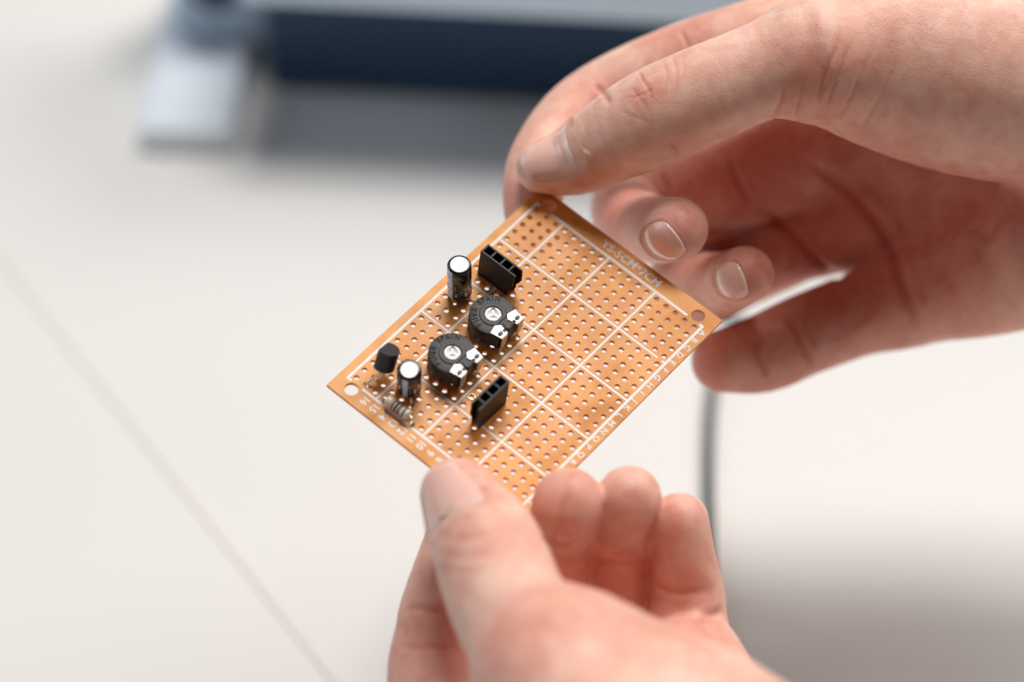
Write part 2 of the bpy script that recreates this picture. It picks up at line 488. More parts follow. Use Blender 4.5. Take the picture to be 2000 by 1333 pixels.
def bar(name, u0, v0, u1, v1, wd, h):
    x0, y0, _ = uv(u0, v0); x1, y1, _ = uv(u1, v1)
    dx, dy = x1 - x0, y1 - y0; l = math.hypot(dx, dy); nx, ny = -dy / l * wd / 2, dx / l * wd / 2
    bm = bmesh.new()
    prism(bm, [(x0 + nx, y0 + ny), (x0 - nx, y0 - ny), (x1 - nx, y1 - ny), (x1 + nx, y1 + ny)], 0.006, h)
    return bm_obj(name, bm, M['silk'], root)
FR, GR = 0.58, 0.45
bar('printed_line', 4.0, 0, 41.6, 0, FR, 0.030); bar('printed_line', -0.3, 0, 0.85, 0, FR, 0.030); bar('printed_line', 44.9, 0, 46.0, 0, FR, 0.030)
bar('printed_line', 4.0, 60.96, 41.6, 60.96, FR, 0.030); bar('printed_line', -0.3, 60.96, 0.95, 60.96, FR, 0.030); bar('printed_line', 44.9, 60.96, 46.0, 60.96, FR, 0.030)
bar('printed_line', 0, -0.3, 0, 61.2, FR, 0.026); bar('printed_line', 45.72, -0.3, 45.72, 61.2, FR, 0.026)
for i in (3, 8, 13):
    bar('printed_line', i * P, 0.2, i * P, 60.7, GR, 0.022)
for j in (5, 10, 15, 20):
    if j == 5:
        bar('printed_line', 0.2, j * P, 17.15 * P, j * P, GR, 0.018); bar('printed_line', 17.62 * P, j * P, 45.6, j * P, GR, 0.018)
    else:
        bar('printed_line', 0.2, j * P, 45.6, j * P, GR, 0.018)
def printed(name, s, u, v, size, turned, sx=1.0, off=0.012):
    V, F = text_geo(s, size, 0.012, off)
    V = V.copy(); V[:, 0] *= sx
    if turned: V = np.c_[V[:, 1], -V[:, 0], V[:, 2]]
    x, y, _ = uv(u, v)
    V = V + np.array([x, y, 0.02])
    return mesh_obj(name, V, F, M['silk'], root)
for k in range(24):
    printed('printed_letter', chr(65 + k), 46.75, (k + 0.55) * P, 1.75, True, 1.15, 0.02)
for i in range(2, 18):
    printed('printed_number', str(18 - i), (i + 0.5) * P, 62.9, 2.3, True, 0.9, 0.06)
printed('printed_text', 'YS-5CM*7CM', 24.6, -2.15, 2.75, False, 1.0, 0.02)

def lead(pts, r, name, parent, mat='wire', n=8, sub=5):
    bm = bmesh.new(); tube(bm, spline(pts, sub), r, n)
    return bm_obj(name, bm, M[mat], parent, smooth=True)

# --- trimmer potentiometers (local: +x towards the terminals, z up from the board)
def trimmer(u, v, label):
    x, y, _ = uv(u, v)
    TOP, BOT, R = 6.0, 1.3, 5.0
    Z = Matrix.Translation((x, y, 0))
    def outline(r, ripple=0.0):
        pts = []
        n = 96
        a0 = math.radians(47)
        for k in range(n + 1):
            a = a0 + (2 * math.pi - 2 * a0) * k / n
            rr = r + (ripple if (k // 2) % 2 else 0)
            pts.append((rr * math.cos(a), rr * math.sin(a)))
        pts += [(r * 0.93, -r * 0.70), (r * 0.96, -r * 0.62), (r * 0.96, r * 0.62), (r * 0.93, r * 0.70)]
        return pts
    bm = bmesh.new()
    layers = [(outline(R - 0.35), BOT), (outline(R - 0.1, -0.16), BOT + 0.3), (outline(R - 0.02, -0.16), 3.4), (outline(R), 3.5), (outline(R), TOP - 0.35), (outline(R - 0.12), TOP - 0.10), (outline(R - 0.38), TOP)]
    rings = [[bm.verts.new((px + x, py + y, z)) for px, py in o_] for o_, z in layers]
    n = len(rings[0])
    for a, c in zip(rings, rings[1:]):
        for i in range(n): bm.faces.new((a[i], a[(i + 1) % n], c[(i + 1) % n], c[i]))
    bm.faces.new(list(reversed(rings[0])))
    # top: flat annulus, raised collar, sunk well for the rotor
    NC = n
    def circ(r, z): return [bm.verts.new((x + r * math.cos(math.radians(47) + 2 * math.pi * i / NC), y + r * math.sin(math.radians(47) + 2 * math.pi * i / NC), z)) for i in range(NC)]
    seq = [rings[-1], circ(2.95, TOP), circ(2.85, TOP + 0.16), circ(2.75, TOP + 0.2), circ(2.0, TOP + 0.2), circ(1.85, TOP + 0.14), circ(1.8, TOP - 0.7)]
    # align the outer outline with the circle by angle
    for a, c in zip(seq, seq[1:]):
        if a is rings[-1]:
            # rotate c list so that indices match the outline's angles
            ang = [math.atan2(vv.co.y - y, vv.co.x - x) % (2 * math.pi) for vv in a]
            for i, vv in enumerate(c):
                vv.co.x = x + 2.95 * math.cos(ang[i]); vv.co.y = y + 2.95 * math.sin(ang[i])
            for s2, rr in zip(seq[2:], (2.85, 2.75, 2.0, 1.85, 1.8)):
                for i, vv in enumerate(s2):
                    vv.co.x = x + rr * math.cos(ang[i]); vv.co.y = y + rr * math.sin(ang[i])
        for i in range(n): bm.faces.new((a[i], a[(i + 1) % n], c[(i + 1) % n], c[i]))
    bm.faces.new(seq[-1])
    body = bm_obj('trimmer', bm, M['black_matte'], root, angle=30)
    body['label'] = label
    # web between the terminals and posts to the board
    bm = bmesh.new()
    box(bm, (x + 3.9, y, TOP + 0.08), (1.9, 1.1, 0.22)); box(bm, (x + 4.2, y, TOP + 0.2), (0.8, 1.6, 0.22)); bevel(bm, 0.06)
    bm_obj('web', bm, M['black_matte'], body)
    for sx, sy in ((-3.2, 2.6), (-3.2, -2.6), (2.5, 0)):
        bm = bmesh.new(); lathe(bm, [(0.7, 0.0), (0.7, BOT + 0.2)], 12, Matrix.Translation((x + sx, y + sy, 0)))
        bm_obj('standoff', bm, M['black_matte'], body)
    # rotor with cross slot
    bm = bmesh.new()
    n = 40
    lathe(bm, [(1.74, TOP - 0.6), (1.74, TOP + 0.02), (1.62, TOP + 0.12), (1.25, TOP + 0.12), (1.1, TOP - 0.02), (0.5, TOP - 0.18)], n, Z)
    rot_o = bm_obj('rotor', bm, M['white_plastic'], body, angle=35)
    bm = bmesh.new()
    for k in range(3):
        a = math.radians(133 + 120 * k)
        box(bm, (x + 0.62 * math.cos(a), y + 0.62 * math.sin(a), TOP + 0.0), (1.2, 0.52, 0.14), Matrix.Rotation(a, 3, 'Z'))
    bevel(bm, 0.04)
    bm_obj('rotor_slot', bm, M['white_plastic'], body)
    bm = bmesh.new(); a = math.radians(128)
    box(bm, (x + 1.42 * math.cos(a), y + 1.42 * math.sin(a), TOP + 0.06), (0.5, 0.8, 0.2), Matrix.Rotation(a, 3, 'Z'))
    bm_obj('rotor_mark', bm, M['black'], body)
    # terminals
    for s in (1, -1):
        bm = bmesh.new()
        pts = [(2.15, 2.0), (3.05, 1.05), (4.05, 1.25), (4.05, 1.9), (4.75, 1.9), (4.75, 1.45), (5.25, 1.45), (5.25, 3.45), (2.65, 3.95)]
        pts = [(px, py * s) for px, py in pts]
        if s < 0: pts = pts[::-1]
        prism(bm, [(px + x, py + y) for px, py in pts], TOP + 0.02, TOP + 0.24)
        # folded leg
        y0, y1 = 1.75 * s, 3.35 * s
        path = [(5.2, TOP + 0.24), (5.42, TOP + 0.16), (5.52, TOP - 0.1), (5.42, 3.0), (5.15, 1.2), (4.95, 0.2), (4.85, -1.6)]
        hw = [0.8, 0.8, 0.8, 0.75, 0.7, 0.5, 0.4]
        yc = 2.6 * s
        prev = None
        for (px, pz), h in zip(path, hw):
            q = [bm.verts.new((x + px, y + yc - h, pz)), bm.verts.new((x + px, y + yc + h, pz)), bm.verts.new((x + px - 0.25, y + yc + h, pz - 0.1)), bm.verts.new((x + px - 0.25, y + yc - h, pz - 0.1))]
            if prev:
                for i in range(4): bm.faces.new((prev[i], prev[(i + 1) % 4], q[(i + 1) % 4], q[i]))
            else: bm.faces.new(q)
            prev = q
        bm.faces.new(prev)
        bm_obj('terminal', bm, M['tin'], body, angle=30)
        bm = bmesh.new()
        lathe(bm, [(0.62, 0), (0.62, 0.28), (0.5, 0.36)], 20, Matrix.Translation((x + 4.3, y + 2.72 * s, TOP + 0.1)) @ Matrix.Diagonal((0.7, 1.0, 1, 1)))
        bm_obj('stud', bm, M['black'], body, angle=35)
    # moulded lettering round the rim
    for word, mid, step in (('PIHER', 234, 14.5), ('SPAIN', 146, 15.0)):
        VV, FF = [], []
        for k, ch in enumerate(word):
            V, F = text_geo(ch, 1.75, 0.09, 0.03)
            V = V * np.array([0.88, 1.0, 1.0])
            a = math.radians(mid - (k - 2) * step)
            rr = 4.0
            c, s = math.cos(a), math.sin(a)
            X = V[:, 1] * c + V[:, 0] * s; Y = V[:, 1] * s - V[:, 0] * c
            W = np.c_[x + rr * c + X, y + rr * s + Y, TOP + 0.03 + V[:, 2]]
            FF += [tuple(i + len(VV) for i in f) for f in F]
            VV += list(W)
        mesh_obj('moulded_lettering', VV, FF, M['lettering'], body)
    return body
trimmer(13.75, 31.7, 'black round trimmer next to the tall striped capacitor')
trimmer(13.8, 44.7, 'black round trimmer between the other trimmer and the three-hole socket')

# --- electrolytic capacitors
def capacitor(b0, b1, r, label, stripe_mid, stripe_half, words, leads, mat='sleeve'):
    b0 = Vector(uv(*b0)); b1 = Vector(uv(*b1))
    ax = (b1 - b0); L = ax.length; ax.normalize()
    q = Vector((0, 0, 1)).rotation_difference(ax).to_matrix().to_4x4()
    Mx = Matrix.Translation(b0) @ q
    bm = bmesh.new()
    prof = [(r - 0.55, 0.0), (r - 0.15, 0.05), (r, 0.3), (r, 0.9), (r - 0.16, 1.15), (r - 0.16, 1.35), (r, 1.6), (r, L - 0.55), (r - 0.10, L - 0.22), (r - 0.33, L - 0.03), (r - 0.62, L + 0.03), (r - 0.80, L + 0.02), (r - 0.82, L - 0.06)]
    lathe(bm, prof, 48, Mx)
    body = bm_obj('capacitor', bm, M[mat], root, angle=35)
    body['label'] = label
    bm = bmesh.new()
    lathe(bm, [(r - 0.81, L - 0.05), (r - 0.83, L + 0.0), (0.05, L + 0.01)], 40, Mx)
    bm_obj('can_top', bm, M['alu'], body, angle=40)
    # printed stripe, follows the sleeve
    bm = bmesh.new()
    prof2 = [(r - 0.16 + 0.02, 1.2), (r + 0.02, 1.62), (r + 0.02, L - 0.56), (r - 0.08, L - 0.24)]
    nseg = 12
    rings = []
    for rr, z in [(r + .02, .35), (r + .02, .88)] + prof2:
        rings.append([bm.verts.new(Mx @ Vector((rr * math.cos(a), rr * math.sin(a), z))) for a in [math.radians(stripe_mid + stripe_half * (2 * i / nseg - 1)) for i in range(nseg + 1)]])
    for a, c in zip(rings, rings[1:]):
        for i in range(nseg): bm.faces.new((a[i], a[i + 1], c[i + 1], c[i]))
    st = bm_obj('stripe', bm, M['stripe'], body, smooth=True)
    def curved(name, s, size, ang, z, mat, rotate=False, off=0.0):
        V, F = text_geo(s, size, 0.01, off)
        if rotate: V = np.c_[-V[:, 1], V[:, 0], V[:, 2]]
        a = math.radians(ang) + V[:, 0] / r
        rr = r + 0.035 + V[:, 2]
        W = [Mx @ Vector((rr[i] * math.cos(a[i]), rr[i] * math.sin(a[i]), z + V[i, 1])) for i in range(len(V))]
        mesh_obj(name, W, F, mat, body)
    for s, size, ang, z, mt, rt in words:
        curved('printed_mark', s, size, ang, z, M[mt], rt, 0.0)
    for p in leads:
        lead([tuple(Vector(uv(*q_))) for q_ in p], 0.28, 'lead', body)
    return body
capacitor((3.33, 29.6, 1.2), (2.72, 30.35, 11.7), 2.55, 'tall shiny black capacitor with pale blue stripe', 240, 36,
          [('85°C', 1.35, 301, 8.6, 'print_blue', False), ('(M)-', 1.35, 298, 7.0, 'print_blue', False),
           ('85°C', 1.35, 301, 4.2, 'print_blue', False), ('(M)-', 1.35, 298, 2.6, 'print_blue', False),
           ('D', 2.2, 246, 8.2, 'sleeve', False), ('D', 2.2, 246, 4.0, 'sleeve', False)],
          [[(3.0, 30.7, 1.4), (3.2, 31.6, 0.6), (3.6, 31.85, -1.5)], [(3.9, 28.6, 1.4), (4.0, 28.9, 0.6), (3.81, 29.21, -1.5)]])
capacitor((11.03, 54.55, 1.0), (11.15, 55.4, 8.9), 2.55, 'black capacitor beside the striped resistor', 292, 13,
          [('85°C', 1.3, 330, 5.2, 'print_blue', False)],
          [[(10.0, 54.6, 1.2), (9.6, 54.7, 0.4), (8.89, 54.61, -1.5)], [(12.0, 55.4, 1.2), (13.2, 56.4, 0.7), (13.97, 57.0, -1.5)]])

# --- socket headers, snapped from longer strips
def header(base, along, n, label, flip=1, seed=1):
    """box of n closed sockets plus a torn half socket at the end; local x = along, z up"""
    x, y, _ = uv(*base)
    rot = Matrix.Rotation(along, 4, 'Z')
    Mx = Matrix.Translation((x, y, 0)) @ rot
    rnd = random.Random(seed)
    H, Wd, wl = 8.5, 2.45, 0.36
    bm = bmesh.new()
    x0 = -1.27; x1 = n * P - 1.27
    # long walls, end wall, dividers, floor
    box(bm, ((x0 + x1) / 2, Wd / 2 - wl / 2, H / 2), (x1 - x0, wl, H)); box(bm, ((x0 + x1) / 2, -Wd / 2 + wl / 2, H / 2), (x1 - x0, wl, H))
    for k in range(n + 1):
        xx = x0 + k * P + (0.19 if k == 0 else (0.0 if k < n else -0.19))
        box(bm, (xx, 0, (H - 0.06) / 2), (0.38, Wd - 2 * wl + 0.02, H - 0.06))
    box(bm, ((x0 + x1) / 2, 0, 0.6), (x1 - x0 - 0.1, Wd - 2 * wl + 0.01, 1.15))
    # torn half socket: ragged side walls
    for s, ln_, lo in ((1, 1.9, 0.6), (-1, 1.55, 0.35)):
        ys = s * (Wd / 2 - wl / 2)
        pts = [(x1 - 0.02, 0.0)]
        m_ = 7
        for k in range(m_ + 1):
            z = H * k / m_
            pts.append((x1 + (ln_ if k > 2 else lo + 0.25 * k) * (0.85 + 0.3 * rnd.random()), z * 0.998))
        pts.append((x1 - 0.02, H * 0.995))
        a = [bm.verts.new((px, ys - wl / 2, pz)) for px, pz in pts]
        c = [bm.verts.new((px, ys + wl / 2, pz)) for px, pz in pts]
        nn = len(pts)
        for i in range(nn): bm.faces.new((a[i], a[(i + 1) % nn], c[(i + 1) % nn], c[i]))
        bm.faces.new(a); bm.faces.new(c[::-1])
    bm.transform(Mx)
    body = bm_obj('socket_header', bm, M['header'], root)
    body['label'] = label
    for k in range(n):
        bm = bmesh.new()
        box(bm, (k * P, 0.42, 2.6), (0.7, 0.12, 3.2)); box(bm, (k * P, -0.42, 2.6), (0.7, 0.12, 3.2)); box(bm, (k * P, 0, -0.8), (0.5, 0.35, 2.6))
        bm.transform(Mx)
        bm_obj('contact', bm, M['tin'], body)
    return body
header((3.75, 21.55, 0), 0.0, 3, 'black socket header with torn right end next to the tall capacitor', seed=2)
header((26.45, 44.45, 0), -math.pi / 2, 3, 'black socket header standing apart near the board centre', seed=5)

# --- transistor
def transistor():
    # local: z along the body, flat side towards -x
    b0 = Vector(uv(4.9, 55.75, 3.6)); b1 = Vector(uv(4.45, 53.9, 7.9))
    ax = (b1 - b0); L = ax.length; ax.normalize()
    q = Vector((0, 0, 1)).rotation_difference(ax).to_matrix().to_4x4()
    Mx = Matrix.Translation(b0) @ q @ Matrix.Rotation(math.radians(6), 4, 'Z')
    pts = []
    R = 2.3
    for k in range(25):
        a = math.radians(-128 + 256 * k / 24)
        pts.append((R * math.cos(a), R * math.sin(a)))
    bm = bmesh.new(); prism(bm, pts, 0, 4.6); bevel(bm, 0.14, 2, 0.6)
    bm.transform(Mx)
    body = bm_obj('transistor', bm, M['black_matte'], root, angle=35)
    for k, (tu, tv) in enumerate(((3.81, 59.69), (3.9, 57.15), (4.2, 54.61))):
        yy = (-1.27, 0, 1.27)[k]
        s = Mx @ Vector((-0.2, yy, 0.2)); s2 = Mx @ Vector((-0.2, yy, -1.6))
        e = Vector(uv(tu, tv, 0.1)); e2 = Vector(uv(tu, tv, -1.6))
        lead([tuple(s), tuple(s2), tuple(s2.lerp(e, 0.6) + Vector((0, 0, 0.15))), tuple(e), tuple(e2)], 0.27, 'lead', body)
transistor()

# --- resistor
def resistor():
    a = Vector(uv(9.7, 60.25, 1.75)); c = Vector(uv(16.0, 60.1, 1.75))
    ax = c - a; L = ax.length
    q = Vector((0, 0, 1)).rotation_difference(ax.normalized()).to_matrix().to_4x4()
    Mx = Matrix.Translation(a) @ q
    def rad(z):
        t = z / L
        e = min(t, 1 - t)
        if e < 0.02: return 0.35
        if e < 0.08: return 0.35 + 0.85 * math.sqrt((e - 0.02) / 0.06)
        if e < 0.24: return 1.2
        if e < 0.32: return 1.2 - 0.25 * (e - 0.24) / 0.08
        return 0.95
    bm = bmesh.new(); lathe(bm, [(rad(L * k / 60), L * k / 60) for k in range(61)], 24, Mx)
    body = bm_obj('resistor', bm, M['beige'], root, smooth=True)
    for t, mt, wd in ((0.335, 'red', 0.5), (0.47, 'blue', 0.5), (0.60, 'brown', 0.45), (0.80, 'brown', 0.4)):
        bm = bmesh.new()
        lathe(bm, [(rad(L * t) + 0.02, L * t - wd / 2), (rad(L * t) + 0.02, L * t + wd / 2)], 24, Mx)
        bm_obj('colour_band', bm, M[mt], body, smooth=True)
    lead([tuple(a + Vector((0.3, 0, 0))), tuple(a + Vector((-0.5, 0, -0.1))), uv(8.8, 59.9, 0.9), uv(8.89, 59.75, -1.6)], 0.3, 'lead', body)
    lead([tuple(c - Vector((0.3, 0, 0))), tuple(c + Vector((0.55, 0, 0.05))), uv(17.1, 60.0, 0.9), uv(16.9, 59.8, 0.0), uv(16.7, 59.7, -1.6)], 0.3, 'lead', body)
resistor()
# solder-rimmed hole and clipped stubs
for (i, j, rr) in ((8, 18, 0.72),):
    bm = bmesh.new()
    x, y, _ = uv((i + .5) * P, (j + .5) * P)
    ring = [(x + rr * math.cos(t), y + rr * math.sin(t), 0.05) for t in np.linspace(0, 2 * math.pi, 25)]
    tube(bm, ring, 0.13, 8)
    bm_obj('solder_rim', bm, M['solder'], root, smooth=True)
for (i, j) in ((4, 14), (1, 14), (5, 22)):
    bm = bmesh.new(); x, y, _ = uv((i + .5) * P, (j + .5) * P)
    lathe(bm, [(0.25, -1.6), (0.25, -0.3), (0.12, -0.1)], 8, Matrix.Translation((x + .15, y + .2, 0)))
    bm_obj('clipped_lead', bm, M['tin'], root, smooth=True)

# ---------------------------------------------------------------- hands (implicit surface -> one continuous mesh)
def smin(a, b, k):
    h = np.clip(0.5 + 0.5 * (b - a) / k, 0, 1)
    return b + (a - b) * h - k * h * (1 - h)
def cone_d(p, a, b, ra, rb):
    ab = b - a
    t = np.clip(((p - a) @ ab) / (ab @ ab), 0, 1)
    q = p - a - t[..., None] * ab
    return np.sqrt((q * q).sum(-1)) - (ra + (rb - ra) * t)
class Chain:
    def __init__(s, pts, n=4):
        A = np.array([list(view_pt(x, y, d)) + [r_mm(r, d)] for x, y, d, r in pts])
        s.key = A
        s.s = spline(A, n).astype(np.float32)
    def segs(s):
        return [(s.s[i, :3], s.s[i + 1, :3], s.s[i, 3], s.s[i + 1, 3]) for i in range(len(s.s) - 1)]
class Hand:
    def __init__(s, fingers, roots, palm, kpalm, kroot, bounds_px):
        s.fingers = [Chain(f).segs() for f in fingers]
        s.roots = [Chain(r).segs() for r in roots]
        s.palm = [Chain(p).segs() for p in palm]
        s.kp, s.kr = kpalm, kroot
    def group(s, p, segs):
        d = np.full(p.shape[:-1], 1e3, np.float32)
        for a, b, ra, rb in segs:
            d = np.minimum(d, cone_d(p, a, b, ra, rb))
        return d
    def combine(s, gf, gr, gp):
        pal = gp[0]
        for g in gp[1:]: pal = smin(pal, g, s.kp)
        out = pal
        for g in gr: out = np.minimum(out, smin(pal, g, s.kr))
        for g in gf: out = np.minimum(out, g)
        # soft flesh gives way to the board
        return out
    def board_cut(s, p, d):
        q = (p - BOARD_T.astype(np.float32)) @ BOARD_R.astype(np.float32)
        cx, cy = (U0 + U1) / 2 - 22.86, 30.48 - (V0 + V1) / 2
        hx, hy, hz = (U1 - U0) / 2 + 0.12, (V1 - V0) / 2 + 0.12, TH / 2 + 0.06
        e = np.abs(q - np.array([cx, cy, -TH / 2], np.float32)) - np.array([hx, hy, hz], np.float32)
        bd = np.sqrt((np.maximum(e, 0) ** 2).sum(-1)) + np.minimum(e.max(-1), 0)
        return -smin(-d, bd, 0.9)
    def sdf(s, p):
        p = np.asarray(p, np.float32)
        d = s.combine([s.group(p, g) for g in s.fingers], [s.group(p, g) for g in s.roots], [s.group(p, g) for g in s.palm])
        return s.board_cut(p, d)
    def mesh(s, lo, hi, h):
        lo = np.array(lo, np.float32); hi = np.array(hi, np.float32)
        B = 8
        nb = np.ceil((hi - lo) / (h * B)).astype(int)
        gi = np.stack(np.meshgrid(*[np.arange(k) for k in nb], indexing='ij'), -1).reshape(-1, 3)
        cen = lo + (gi + 0.5) * (h * B)
        rad = h * B * 0.5 * 1.7321
        groups = s.fingers + s.roots + s.palm
        segd = [[cone_d(cen, *sg) for sg in g] for g in groups]
        gd = [np.minimum.reduce(x) for x in segd]
        nf, nr = len(s.fingers), len(s.roots)
        d = s.board_cut(cen, s.combine(gd[:nf], gd[nf:nf + nr], gd[nf + nr:]))
        act = np.where(np.abs(d) < rad * 1.15 + 0.5)[0]
        N = nb * B
        D = np.ones(tuple(N), np.float32) * 9
        sgn = np.repeat(np.repeat(np.repeat((d.reshape(nb) < 0), B, 0), B, 1), B, 2)
        D[sgn] = -9
        off = np.stack(np.meshgrid(*[np.arange(B)] * 3, indexing='ij'), -1).reshape(-1, 3)
        CH = 1500
        margin = 2 * rad + max(s.kp, s.kr)
        best = np.minimum.reduce(gd)
        for c0 in range(0, len(act), CH):
            ids = act[c0:c0 + CH]
            pts = (lo + (gi[ids][:, None, :] * B + off[None]) * h).astype(np.float32)
            vals = []
            for g, sd in zip(groups, segd):
                o = np.full(pts.shape[:2], 50.0, np.float32)
                for sg, dd in zip(g, sd):
                    sel = np.where(dd[ids] < best[ids] + margin)[0]
                    if len(sel):
                        o[sel] = np.minimum(o[sel], cone_d(pts[sel], *sg))
                vals.append(o)
            v = s.board_cut(pts, s.combine(vals[:nf], vals[nf:nf + nr], vals[nf + nr:]))
            I = gi[ids][:, None, :] * B + off[None]
            D[I[..., 0], I[..., 1], I[..., 2]] = v
        D[0], D[-1], D[:, 0], D[:, -1], D[:, :, 0], D[:, :, -1] = 1, 1, 1, 1, 1, 1
        # surface nets
        S = D < 0
        cnt = np.zeros(tuple(N - 1), np.uint8)
        sl = [slice(0, -1), slice(1, None)]
        for i in (0, 1):
            for j in (0, 1):
                for k in (0, 1): cnt += S[sl[i], sl[j], sl[k]]
        C = np.argwhere((cnt > 0) & (cnt < 8))
        idx = np.full(tuple(N - 1), -1, np.int32)
        idx[C[:, 0], C[:, 1], C[:, 2]] = np.arange(len(C))
        acc = np.zeros((len(C), 3)); num = np.zeros(len(C))
        corners = [(i, j, k) for i in (0, 1) for j in (0, 1) for k in (0, 1)]
        vals = {c: D[C[:, 0] + c[0], C[:, 1] + c[1], C[:, 2] + c[2]] for c in corners}
        for a in corners:
            for ax in range(3):
                if a[ax] == 0:
                    b = list(a); b[ax] = 1; b = tuple(b)
                    va, vb = vals[a], vals[b]
                    mk = (va < 0) != (vb < 0)
                    t = np.where(mk, va / np.where(mk, va - vb, 1), 0)
                    q = np.tile(np.array(a, float), (len(C), 1)); q[:, ax] = t
                    acc += q * mk[:, None]; num += mk
        V = (C + acc / num[:, None]) * h + lo
        quads = []
        for ax in range(3):
            o1, o2 = [(1, 2), (2, 0), (0, 1)][ax]
            s0 = [slice(1, -1)] * 3; s1 = [slice(1, -1)] * 3
            s0[ax] = slice(0, -1); s1[ax] = slice(1, None)
            A, Bq = S[tuple(s0)], S[tuple(s1)]
            E = np.argwhere(A != Bq)
            inside = A[E[:, 0], E[:, 1], E[:, 2]]
            G = E.copy()
            for k in range(3):
                if k != ax: G[:, k] += 1
            def ci(d1, d2):
                q = G.copy(); q[:, o1] -= d1; q[:, o2] -= d2
                return idx[q[:, 0], q[:, 1], q[:, 2]]
            Q = np.stack([ci(1, 1), ci(0, 1), ci(0, 0), ci(1, 0)], 1)
            Q[~inside] = Q[~inside][:, ::-1]
            quads.append(Q)
        Q = np.concatenate(quads)
        Q = Q[(Q >= 0).all(1)]
        # smoothing
        e = np.concatenate([Q[:, [0, 1]], Q[:, [1, 2]], Q[:, [2, 3]], Q[:, [3, 0]]])
        deg = np.bincount(e[:, 0], minlength=len(V)) + np.bincount(e[:, 1], minlength=len(V))
        for it in range(6):
            sm = np.stack([np.bincount(e[:, 0], V[e[:, 1], k], len(V)) + np.bincount(e[:, 1], V[e[:, 0], k], len(V)) for k in range(3)], 1) / np.maximum(deg, 1)[:, None]
            lam = 0.55 if it % 2 == 0 else 0.40
            V = V + (sm - V) * lam
        return V, Q
def normals(V, Q):
    n = np.cross(V[Q[:, 2]] - V[Q[:, 0]], V[Q[:, 3]] - V[Q[:, 1]])
    N = np.zeros_like(V)
    for k in range(4):
        for c in range(3): N[:, c] += np.bincount(Q[:, k], n[:, c], len(V))
    return N / np.maximum(np.linalg.norm(N, axis=1), 1e-9)[:, None]
def march(hand, p, v, n=60):
    p = np.array(p, float)
    for _ in range(n):
        p = p + v * hand.sdf(p)[..., None] * 0.9
    return p
def touch(hand, px, py, d0=60.0):
    """skin points under a list of (px, py)"""
    a = np.array([view_pt(x, y, d0) for x, y in zip(px, py)])
    return march(hand, a, a / np.linalg.norm(a, axis=1)[:, None], 45)

